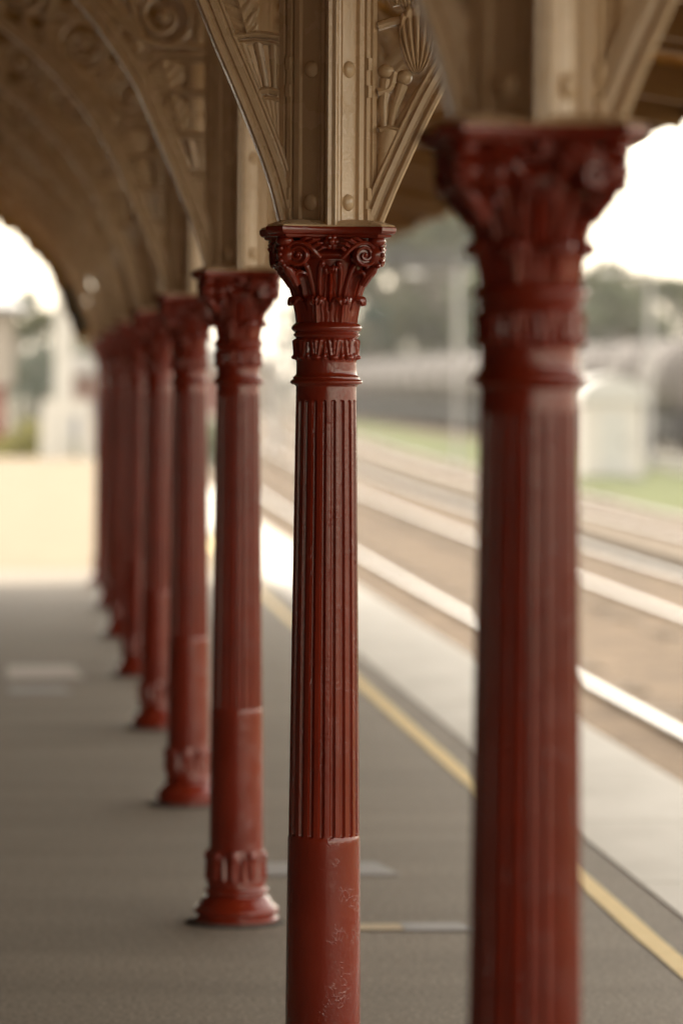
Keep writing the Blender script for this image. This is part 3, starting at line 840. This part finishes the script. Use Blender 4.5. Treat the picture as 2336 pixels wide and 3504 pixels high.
# ------------------------------------------------------------------ hut, low wall, wagons
hut = empty('relay_hut', (17.25, 110, GZ+.05), 'small white hut with curved pale roof beside the tank wagons', 'hut')
b = MB(); b.box(-.85,.85,-.9,1.4,0,2.25); b.build('wall', M['hut'], hut, smooth=0)
b = MB(); rows = []
for yy in (-1.05,1.55):
    rows.append([(.98*cos(a), yy, 2.2+.72*sin(a)) for a in [pi*k/16 for k in range(17)]])
b.grid(rows); o = len(b.v)
b.f.append(tuple(range(17))); b.f.append(tuple(range(17,34))[::-1]); b.f.append((0,16,33,17)); b.build('roof', M['hutroof'], hut, smooth=50)
b = MB(); b.box(-.35,.45,-.93,-.9,.05,1.95); d_ = b.build('door', M['hutroof'], hut, smooth=0)
b = MB(); b.box(.30,.36,-.98,-.93,.95,1.08); b.build('handle', M['under'], d_, smooth=0)
b = MB(); b.box(-.97,.97,-1.02,1.5,-.12,.10); b.build('plinth', M['conc'], hut, smooth=0)
b = MB(); b.box(20.3,20.65,62,122,GZ,GZ+.50); b.box(20.25,20.70,62,122,GZ+.50,GZ+.57)
tag(b.build('low_wall', M['conc'], smooth=0), 'low pale concrete wall running from the white hut towards the right edge', 'wall')

def make_wagon():
    r = empty('tank_wagon', (0,0,0), 'x', 'railway wagon', 'grey tank wagons in the siding')
    b = MB(); R_, Ln = 1.45, 6.9; zc = 2.70
    prof = [(.02,-Ln/2-.42),(.5,-Ln/2-.36),(1.0,-Ln/2-.2),(1.3,-Ln/2-.05),(R_,-Ln/2+.15),(R_,Ln/2-.15),(1.3,Ln/2+.05),(1.0,Ln/2+.2),(.5,Ln/2+.36),(.02,Ln/2+.42)]
    b.lathe(prof, 40); b.v = [(x,z,y+zc) for x,y,z in b.v]; tk = b.build('tank', M['tank'], r, smooth=40)
    for k in range(3):
        yy = -Ln/2+.7+k*(Ln-1.4)/2
        b = MB(); b.lathe([(R_-.02,-.11),(R_+.045,-.11),(R_+.045,.11),(R_-.02,.11)], 40, cap=False); b.v = [(x,z+yy,y+zc) for x,y,z in b.v]; b.build('band', M['band'], tk, smooth=40)
    b = MB(); b.lathe([(.3,0),(.3,.22),(.24,.3)], 20, c=(0,0)); b.v = [(x,y,z+zc+R_-.03) for x,y,z in b.v]; b.build('hatch', M['band'], tk)
    b = MB(); b.box(-1.15,1.15,-4.0,4.0,1.02,1.27); b.box(-1.3,-1.2,-4.0,4.0,.95,1.30); b.box(1.2,1.3,-4.0,4.0,.95,1.30); b.box(-1.2,1.2,-4.2,-4.02,.8,1.35); b.box(-1.2,1.2,4.02,4.2,.8,1.35)
    for yy in (-2.4,2.4): b.box(-.9,.9,yy-.25,yy+.25,1.27,1.55)
    fr = b.build('underframe', M['under'], r, smooth=0)
    b = MB(); b.box(-.5,.5,-1.0,1.0,.45,.95); b.build('air_tank', M['under'], fr, smooth=0)
    for yy in (-2.75,2.75):
        b = MB()
        for sx in (-1.05,1.05): b.box(sx-.07,sx+.07,yy-1.25,yy+1.25,.42,.74); b.box(sx-.09,sx+.09,yy-.35,yy+.35,.3,.9)
        b.box(-1.0,1.0,yy-.2,yy+.2,.55,.95); bg = b.build('bogie', M['under'], r, smooth=0)
        for w in (-.85,.85):
            for sx in (-.74,.74):
                b = MB(); b.lathe([(.08,-.06),(.40,-.06),(.46,-.04),(.46,.04),(.42,.06),(.08,.06)], 24); b.v = [(z+sx,y+yy+w,x+.46) for x,y,z in b.v]; b.build('wheel', M['wheel'], bg)
    for sx in (-1.36,1.36):
        b = MB()
        for k in (-.2,.2): b.box(sx-.02,sx+.02,k-.02,k+.02,1.2,3.9)
        for k in range(8): b.box(sx-.015,sx+.015,-.18,.18,1.35+.32*k,1.38+.32*k)
        b.build('ladder', M['band'], r, smooth=0)
    return r
wag0 = make_wagon()
nW = 18; WGZ = -.80
ORD = ['first','second','third','fourth','fifth','sixth','seventh','eighth']
WL = ['nearest tank wagon, cut by the right edge of the photo', 'tank wagon right of the white hut, its dark bogies showing below', 'tank wagon mostly behind the white hut',
      'tank wagon showing between the white hut and the big near column']
WL += ['tank wagon hidden behind the big near column, %s of five from the right' % ORD[k] for k in range(5)]
WL += ['tank wagon left of the big near column, %s one along from it' % ORD[k] for k in range(8)] + ['farthest and smallest tank wagon, close beside the sharply focused column']
def wxa(d): return 24.3+.012*(d-145)
for i in range(nW):
    w = wag0 if i == 0 else copy_tree(wag0)
    d = 136+i*9.0
    w.location = (wxa(d), d, WGZ); w.rotation_euler = (0,0,-.012)
    w['label'] = WL[i]
t = empty('railway_track', (0,0,0), 'siding rails under the row of grey tank wagons', 'railway track')
for sx in (-.74,.74):
    b = MB(); b.add([(wxa(y)+sx+q,y,z) for y in (60,380) for q in (-.035,.035) for z in (GZ,WGZ)], [(0,2,3,1),(4,5,7,6),(0,1,5,4),(2,6,7,3),(1,3,7,5),(0,4,6,2)]); b.build('rail', M['rail'], t, smooth=0)

b = MB(); rows = []
for k in range(41):
    y = 50+8*k; rows.append([(wxa(y)-2.6,y,GZ-.03),(wxa(y)-1.5,y,WGZ-.12),(wxa(y)+1.5,y,WGZ-.12),(wxa(y)+2.6,y,GZ-.03)])
b.grid(rows); b.build('siding_ballast', M['ballast'], smooth=0, kind='structure')
# ------------------------------------------------------------------ trees
def make_tree(name, h, rx, rz, leaf, n, size, seed, trunk_h=.4, label='x', loc=(0,0,0), group=None, sparse=1.0):
    r = random.Random(seed)
    root = empty(name, loc, label, 'tree', group, r.uniform(0,6))
    b = MB(); b.tube(cr([(0,0,0),(.1*r.random(),.1,h*.2),(.25*r.uniform(-1,1),.2,h*.45),(.3*r.uniform(-1,1),0,h*.8)],10), [h*.024*(1-.8*k/9) for k in range(10)], 9)
    cl = []
    for k in range(int(13*sparse)+6):
        a = r.uniform(0,2*pi); q = sqrt(r.random()); zz = r.uniform(-.85,1)
        s = sqrt(max(0,1-zz*zz))
        c = Vector((rx*q*s*cos(a), rx*q*s*sin(a), h-rz+rz*zz*.82))
        cl.append((c, r.uniform(.20,.40)*rx))
        z0 = h*r.uniform(.25,.5)
        b.tube([(0,0,z0),(c.x*.5,c.y*.5,(z0+c.z)/2+.2),tuple(c)], [h*.010,h*.006,h*.002], 6)
    b.build('trunk', M['bark'], root)
    b = MB()
    for c, cr_ in cl:
        for k in range(n):
            v = Vector((r.gauss(0,1),r.gauss(0,1),r.gauss(0,1))).normalized()*cr_*(r.random()**.4); v.z *= .75
            p = c+v; u = Vector((r.gauss(0,1),r.gauss(0,1),r.gauss(0,.7))).normalized(); w = u.orthogonal().normalized(); w = Matrix.Rotation(r.uniform(0,6.28),3,u) @ w
            s = size*r.uniform(.6,1.3)
            b.add([p-u*s, p+w*s*.45, p+u*s, p-w*s*.45], [(0,1,2,3)])
    b.build('crown', M[leaf], root, smooth=0)
    return root
kinds = [make_tree('gum_tree', 14, 4.6, 5.2, 'leaf_grey', 190, .34, 1), make_tree('gum_tree', 13, 5.2, 4.8, 'leaf_olive', 190, .34, 2), make_tree('pine_tree', 12, 2.6, 5.6, 'leaf_dark', 150, .32, 3)]
used = [False]*3
# (pixel x in the 1568-wide photo, distance, kind, scale, label)
HZY, VPX, F_ = 884.0, 20.0, 8820.0
TR = [(1590,300,0,.86,'grey-green gum tree at the right edge of the photo behind the pale pole'),
      (1500,300,1,.92,'olive gum tree behind the tank wagons, right of the big near column'),
      (1435,290,0,.80,'grey-green gum tree above the white hut with sky holes in its crown'),
      (1370,300,1,1.0,'olive gum tree touching the right side of the big near column'),
      (1300,300,0,.9,'gum tree hidden mostly behind the big near column, right half'),
      (1230,310,1,1.0,'olive gum tree behind the big near column'),
      (1150,300,0,1.05,'gum tree behind the left side of the big near column'),
      (1075,325,0,1.55,'tall pale gum tree just left of the big near column, above the gantry'),
      (1005,310,1,1.4,'olive gum tree between the focused column and the big near column'),
      (950,345,0,1.62,'tall grey gum tree right of the focused capital, behind the gantry'),
      (905,318,1,1.22,'olive gum tree right of the focused column neck'),
      (858,300,2,.80,'dark pine right beside the focused column, behind the tank wagons'),
      (815,330,1,1.0,'olive gum tree directly behind the neck of the focused column'),
      (735,345,0,.85,'grey gum tree directly behind the focused column, left side'),
      (668,420,2,.75,'dark distant pine in the gap left of the focused column'),
      (1105,300,2,.85,'dark pine at the left edge of the big near column')]
for px, Y, k, s, lab in TR:
    X = (px-VPX)/F_*Y
    if not used[k]: o = kinds[k]; used[k] = True
    else: o = copy_tree(kinds[k])
    o.location = (X, Y, GZ-.05); o.scale = (s,s,s); o.rotation_euler = (0,0,RND.uniform(0,6)); o['label'] = lab; o['group'] = 'trees beyond the railway siding'
# far-off wood closing the horizon
b = MB(); r = random.Random(5)
for k in range(5200):
    x = r.uniform(70,330); yy = r.uniform(760,840); z = r.uniform(0,1)**1.3*(9+4*sin(x*.09)+2*sin(x*.31))
    p = Vector((x,yy,GZ+z)); u = Vector((r.gauss(0,1),r.gauss(0,1),r.gauss(0,.7))).normalized(); w = u.orthogonal().normalized(); s = r.uniform(1,2.2)
    b.add([p-u*s,p+w*s*.6,p+u*s,p-w*s*.6],[(0,1,2,3)])
b.build('distant_wood', M['leaf_grey'], smooth=0, kind='stuff')

# ------------------------------------------------------------------ gantry, poles, signal
g = empty('signal_gantry', (0,280,0), 'dark steel gantry spanning the yard behind the grey wagons', 'gantry')
b = MB(); zt = 1.66+(HZY-578)/F_*280; zl = 1.66+(HZY-606)/F_*280
for yy in (-.5,.5):
    b.box(20,36,yy-.14,yy+.14,zt-.30,zt); b.box(20,36,yy-.14,yy+.14,zl,zl+.34)
    for k in range(16):
        xa = 20+k; b.tube([(xa,yy,zl+.1),(xa+1,yy,zt-.1)] if k%2 else [(xa,yy,zt-.1),(xa+1,yy,zl+.1)], .05, 6)
b.build('truss', M['steelgrey'], g, smooth=0)
b = MB(); b.box(20,36,-.45,.45,zl-.06,zl-.005); b.build('walkway', M['steelgrey'], g, smooth=0)
for X in (20.8,32.8,35.4):
    b = MB()
    for yy in (-.5,.5): b.box(X-.14,X+.14,yy-.14,yy+.14,GZ-.1,zl-.06)
    for k in range(5): b.box(X-.04,X+.04,-.5,.5,1.2*k+.2,1.2*k+.3)
    b.build('leg', M['palesteel'], g, smooth=0)
def pole(px, Y, ytop, w, label, m='palesteel', arm=True):
    X = (px-VPX)/F_*Y; z1 = 1.66+(HZY-ytop)/F_*Y
    p = empty('lamp_post', (X,Y,GZ-.05), label, 'lamp post')
    b = MB(); b.lathe([(w*1.4,0),(w*1.4,.3),(w,.36),(w*.8,z1-GZ)], 16); b.build('pole', M[m], p)
    b = MB(); b.tube(cr([(0,0,z1-GZ-.05),(-.2,0,z1-GZ+.25),(-.8,0,z1-GZ+.35),(-1.2,0,z1-GZ+.33)],10), w*.4, 8); a = b.build('arm', M[m], p)
    b = MB(); b.sphere((-1.4,0,z1-GZ+.28), .24, 12, 8, (1.2,.6,.4)); b.build('lamp_head', M['hutroof'], a)
    return p
pole(1500,120,640,.10,'pale lamp post right of the white hut, in front of the trees')
pole(1052,122,648,.06,'pale lamp post left of the big near column, in front of the trees')
pole(632,150,690,.16,'pale lamp post in the gap between the focused column and the one behind it')
s = empty('signal_post', ((391-VPX)/F_*120,120,GZ), 'small red signal disc on a thin post seen between the fourth and fifth columns', 'signal')
b = MB(); b.lathe([(.06,0),(.06,2.9)], 12); b.build('post', M['steelgrey'], s)
b = MB(); b.lathe([(.02,-.03),(.26,-.03),(.27,0),(.26,.03),(.02,.03)], 24); b.v = [(x,z-.09,y+2.98) for x,y,z in b.v]; b.build('disc', M['signal_red'], s)

# pale goods shed far down the line
gs = empty('goods_shed', (17.5,330,GZ), 'pale goods shed far down the line, in the gap beside the third column', 'shed')
b = MB(); b.box(-4.5,6,0,26,0,4.4); b.build('wall', M['cream'], gs, smooth=0)
b = MB(); b.add([(-5,-.5,4.3),(.75,-.5,6.4),(6.5,-.5,4.3),(-5,26.5,4.3),(.75,26.5,6.4),(6.5,26.5,4.3)], [(0,1,4,3),(1,2,5,4),(0,2,1),(3,4,5),(0,3,5,2)]); b.build('roof', M['hutroof'], gs, smooth=0)
b = MB(); b.box(-1.2,2.4,-.06,-.005,0,3.4); b.build('door', M['redwall'], gs, smooth=0)

# ------------------------------------------------------------------ things at the far end of the platform
def at(px, Y): return (px-VPX)/F_*Y        # left part of the frame (slight roll)
bar = empty('platform_barrier', (0,84.2,0), 'white barrier frame standing at the far sunlit end of the platform', 'barrier')
xa, xb = at(108,84.2), at(197,84.2)
b = MB(); b.box(xa-.1,xb+.1,-.08,.08,.95,1.27); b.build('top_rail', M['white'], bar, smooth=0)
for xx in (xa, xb):
    b = MB(); b.box(xx-.14,xx+.14,-.11,.11,0,.95); b.build('leg', M['white'], bar, smooth=0)
wp = empty('white_post', (at(146,88),88,GZ), 'tall white post rising behind the white barrier at the platform end', 'post')
zt = 1.66+(HZY-640)/F_*88-GZ
b = MB(); b.box(-.26,.26,-.26,.26,0,.9); b.box(-.21,.21,-.21,.21,.9,zt-.2); b.build('shaft', M['white'], wp, smooth=0)
b = MB(); b.box(-.22,.22,-.22,.22,zt-.2,zt-.1); b.add([(-.2,-.2,zt-.1),(.2,-.2,zt-.1),(.2,.2,zt-.1),(-.2,.2,zt-.1),(0,0,zt+.12)],[(0,1,4),(1,2,4),(2,3,4),(3,0,4)]); b.build('cap', M['white'], wp, smooth=0)
hs = empty('station_house', (at(0,118)-2.9,118,GZ), 'pale cream house with red brick base at the far left beyond the platform', 'house')
b = MB(); b.box(-5,3.35,0,9,2.6,5.0); b.build('wall', M['cream'], hs, smooth=0)
b = MB(); b.box(-5.02,3.05,-.02,9.02,0,2.6); b.build('brick_base', M['redwall'], hs, smooth=0)
b = MB(); b.add([(-5.4,-.5,4.95),(-5.4,9.5,4.95),(3.8,9.5,4.95),(3.8,-.5,4.95),(-3,4.5,7.0),(1.2,4.5,7.0)], [(0,3,5,4),(3,2,5),(2,1,4,5),(1,0,4),(0,1,2,3)]); b.build('roof', M['hutroof'], hs, smooth=0)
b = MB(); b.box(-5.5,3.9,-.62,-.5,4.9,5.04); b.build('gutter', M['slate'], hs, smooth=0)
for xx in (-2.5,.3,2.2):
    b = MB(); b.box(xx-.5,xx+.5,-.05,-.005,3.2,4.6); w_ = b.build('window', M['white'], hs, smooth=0)
    b = MB(); b.box(xx-.42,xx+.42,-.06,-.052,3.28,4.52); b.build('pane', M['glass'], w_, smooth=0)
def shrub(px, Y, rr, hh, leaf, label, seed, n=160, name='shrub'):
    r = random.Random(seed); o = empty(name, (at(px,Y),Y,GZ-.03), label, 'shrub', 'plants beyond the platform end')
    b = MB()
    for k in range(7): 
        a = r.uniform(0,6.28); b.tube([(0,0,0),(rr*.4*cos(a),rr*.4*sin(a),hh*.5),(rr*.7*cos(a),rr*.7*sin(a),hh*.9)],[.04,.025,.01],5)
    b.build('stem', M['bark'], o)
    b = MB()
    for k in range(n*7):
        v = Vector((r.gauss(0,1),r.gauss(0,1),r.gauss(0,1))).normalized()*(r.random()**.45)
        p = Vector((v.x*rr, v.y*rr, hh*.55+v.z*hh*.5)); p += Vector((.25*sin(5*p.z),.2*cos(4*p.x),0))*rr*.4
        u = Vector((r.gauss(0,1),r.gauss(0,1),r.gauss(0,.7))).normalized(); w = u.orthogonal().normalized(); s = .09*r.uniform(.6,1.5)
        b.add([p-u*s,p+w*s*.5,p+u*s,p-w*s*.5],[(0,1,2,3)])
    b.build('foliage', M[leaf], o, smooth=0); return o
shrub(62,93,.62,1.75,'leaf_yellow','bright yellow-green shrub left of the white barrier',3)
shrub(18,95,.6,1.35,'leaf_yellow','yellow-green shrub at the far left edge, lower than its neighbour',4)
shrub(168,96,.7,1.25,'leaf_olive','olive shrub seen through the white barrier',5)
shrub(88,150,1.3,4.4,'leaf_dark','dark green bush behind the white post',6)
shrub(470,118,1.2,1.6,'leaf_olive','low olive bush beside the track between the third and fourth columns',8)

for px, Y, k, sc_, lab in [(86,185,1,.50,'olive gum tree seen through the canopy arch behind the white post'),(40,230,0,.62,'grey gum tree behind the cream house at the far left'),(190,240,1,.42,'low grey-green tree behind the last columns, right of the white post')]:
    o = copy_tree(kinds[k]); o.location = (at(px,Y), Y, GZ-.05); o.scale = (sc_,)*3; o['label'] = lab; o['group'] = 'trees beyond the platform end'
ws = empty('brick_shed', (at(186,130),130,GZ), 'low pinkish brick shed right of the white post, beside the farthest columns', 'shed')
b = MB(); b.box(-.75,.9,0,5,0,3.0); b.build('wall', M['pinkwall'], ws, smooth=0)
b = MB(); b.add([(-.95,-.3,2.98),(1.1,-.3,2.98),(1.1,5.3,2.98),(-.95,5.3,2.98),(.08,-.3,3.75),(.08,5.3,3.75)], [(0,1,4),(1,2,5,4),(2,3,5),(3,0,4,5),(0,3,2,1)]); b.build('roof', M['hutroof'], ws, smooth=0)
b = MB(); b.box(-.35,.4,-.05,-.004,0,2.1); b.build('door', M['slate'], ws, smooth=0)
# ------------------------------------------------------------------ light
SUN_EL, SUN_AZ = 61.0, -14.0         # azimuth from +Y towards +X, degrees
w = bpy.data.worlds.new('World'); scene.world = w; w.use_nodes = True
nt = w.node_tree; bg = nt.nodes['Background']
sky = nt.nodes.new('ShaderNodeTexSky'); sky.sky_type = 'NISHITA'; sky.sun_disc = False
sky.sun_elevation = radians(SUN_EL); sky.sun_rotation = radians(SUN_AZ); sky.air_density = 1.2; sky.dust_density = 1.0; sky.ozone_density = .6
hs_ = nt.nodes.new('ShaderNodeHueSaturation'); hs_.inputs['Saturation'].default_value = .30      # thin bright cloud: a pale sky
tn_ = nt.nodes.new('ShaderNodeMix'); tn_.data_type = 'RGBA'; tn_.blend_type = 'MULTIPLY'; tn_.inputs[0].default_value = 1; tn_.inputs[7].default_value = (1.12,.985,.80,1)
nt.links.new(sky.outputs[0], hs_.inputs['Color']); nt.links.new(hs_.outputs[0], tn_.inputs[6]); nt.links.new(tn_.outputs[2], bg.inputs[0]); bg.inputs[1].default_value = .15
ld = bpy.data.lights.new('sun', 'SUN'); ld.energy = 1.0; ld.angle = radians(3); ld.color = (1,.90,.74)
sun = bpy.data.objects.new('sun', ld); COL.objects.link(sun)
d = Vector((sin(radians(SUN_AZ))*cos(radians(SUN_EL)), cos(radians(SUN_AZ))*cos(radians(SUN_EL)), sin(radians(SUN_EL))))
sun.rotation_euler = d.to_track_quat('Z','Y').to_euler(); sun.location = (0,10,30)

# ------------------------------------------------------------------ air
mz = bpy.data.materials.new('haze_air'); mz.use_nodes = True; nt = mz.node_tree
for n in list(nt.nodes):
    if n.type != 'OUTPUT_MATERIAL': nt.nodes.remove(n)
pv = nt.nodes.new('ShaderNodeVolumePrincipled'); pv.inputs['Color'].default_value = (.93,.92,.90,1); pv.inputs['Density'].default_value = .00026; pv.inputs['Anisotropy'].default_value = .2
nt.links.new(pv.outputs[0], nt.nodes['Material Output'].inputs['Volume'])
b = MB(); b.box(-1550,1550,-350,2700,GZ-2.1,30); hz = b.build('haze', mz, smooth=0, kind='stuff')
# ------------------------------------------------------------------ camera
cd = bpy.data.cameras.new('camera'); cam = bpy.data.objects.new('camera', cd); COL.objects.link(cam)
cd.sensor_fit = 'VERTICAL'; cd.sensor_height = 36; cd.sensor_width = 24; cd.lens = 135
cd.clip_start = .1; cd.clip_end = 6000
YAW, PIT, ROLL = .0865616, .0333626, .0055858
fw = Vector((sin(YAW)*cos(PIT), cos(YAW)*cos(PIT), -sin(PIT)))
rt = Vector((cos(YAW), -sin(YAW), 0)); up = rt.cross(fw)
# photo x' = cr*x - sr*y, y' = sr*x + cr*y (y down): rotate image axes
cr_, sr_ = cos(ROLL), sin(ROLL)
xr = rt*cr_ + up*sr_*1.0; yu = up*cr_ - rt*sr_
mtx = Matrix((xr, yu, -fw)).transposed().to_4x4(); mtx.translation = Vector((0,0,1.65895))
cam.matrix_world = mtx
cd.dof.use_dof = True; cd.dof.focus_distance = 8.25; cd.dof.aperture_fstop = 2.7
scene.camera = cam
scene.cycles.max_bounces = 7; scene.cycles.diffuse_bounces = 4; scene.cycles.glossy_bounces = 3; scene.cycles.transmission_bounces = 2

scene.view_settings.view_transform = 'Standard'; scene.view_settings.look = 'None'
scene.view_settings.exposure = 1.9; scene.view_settings.gamma = 1
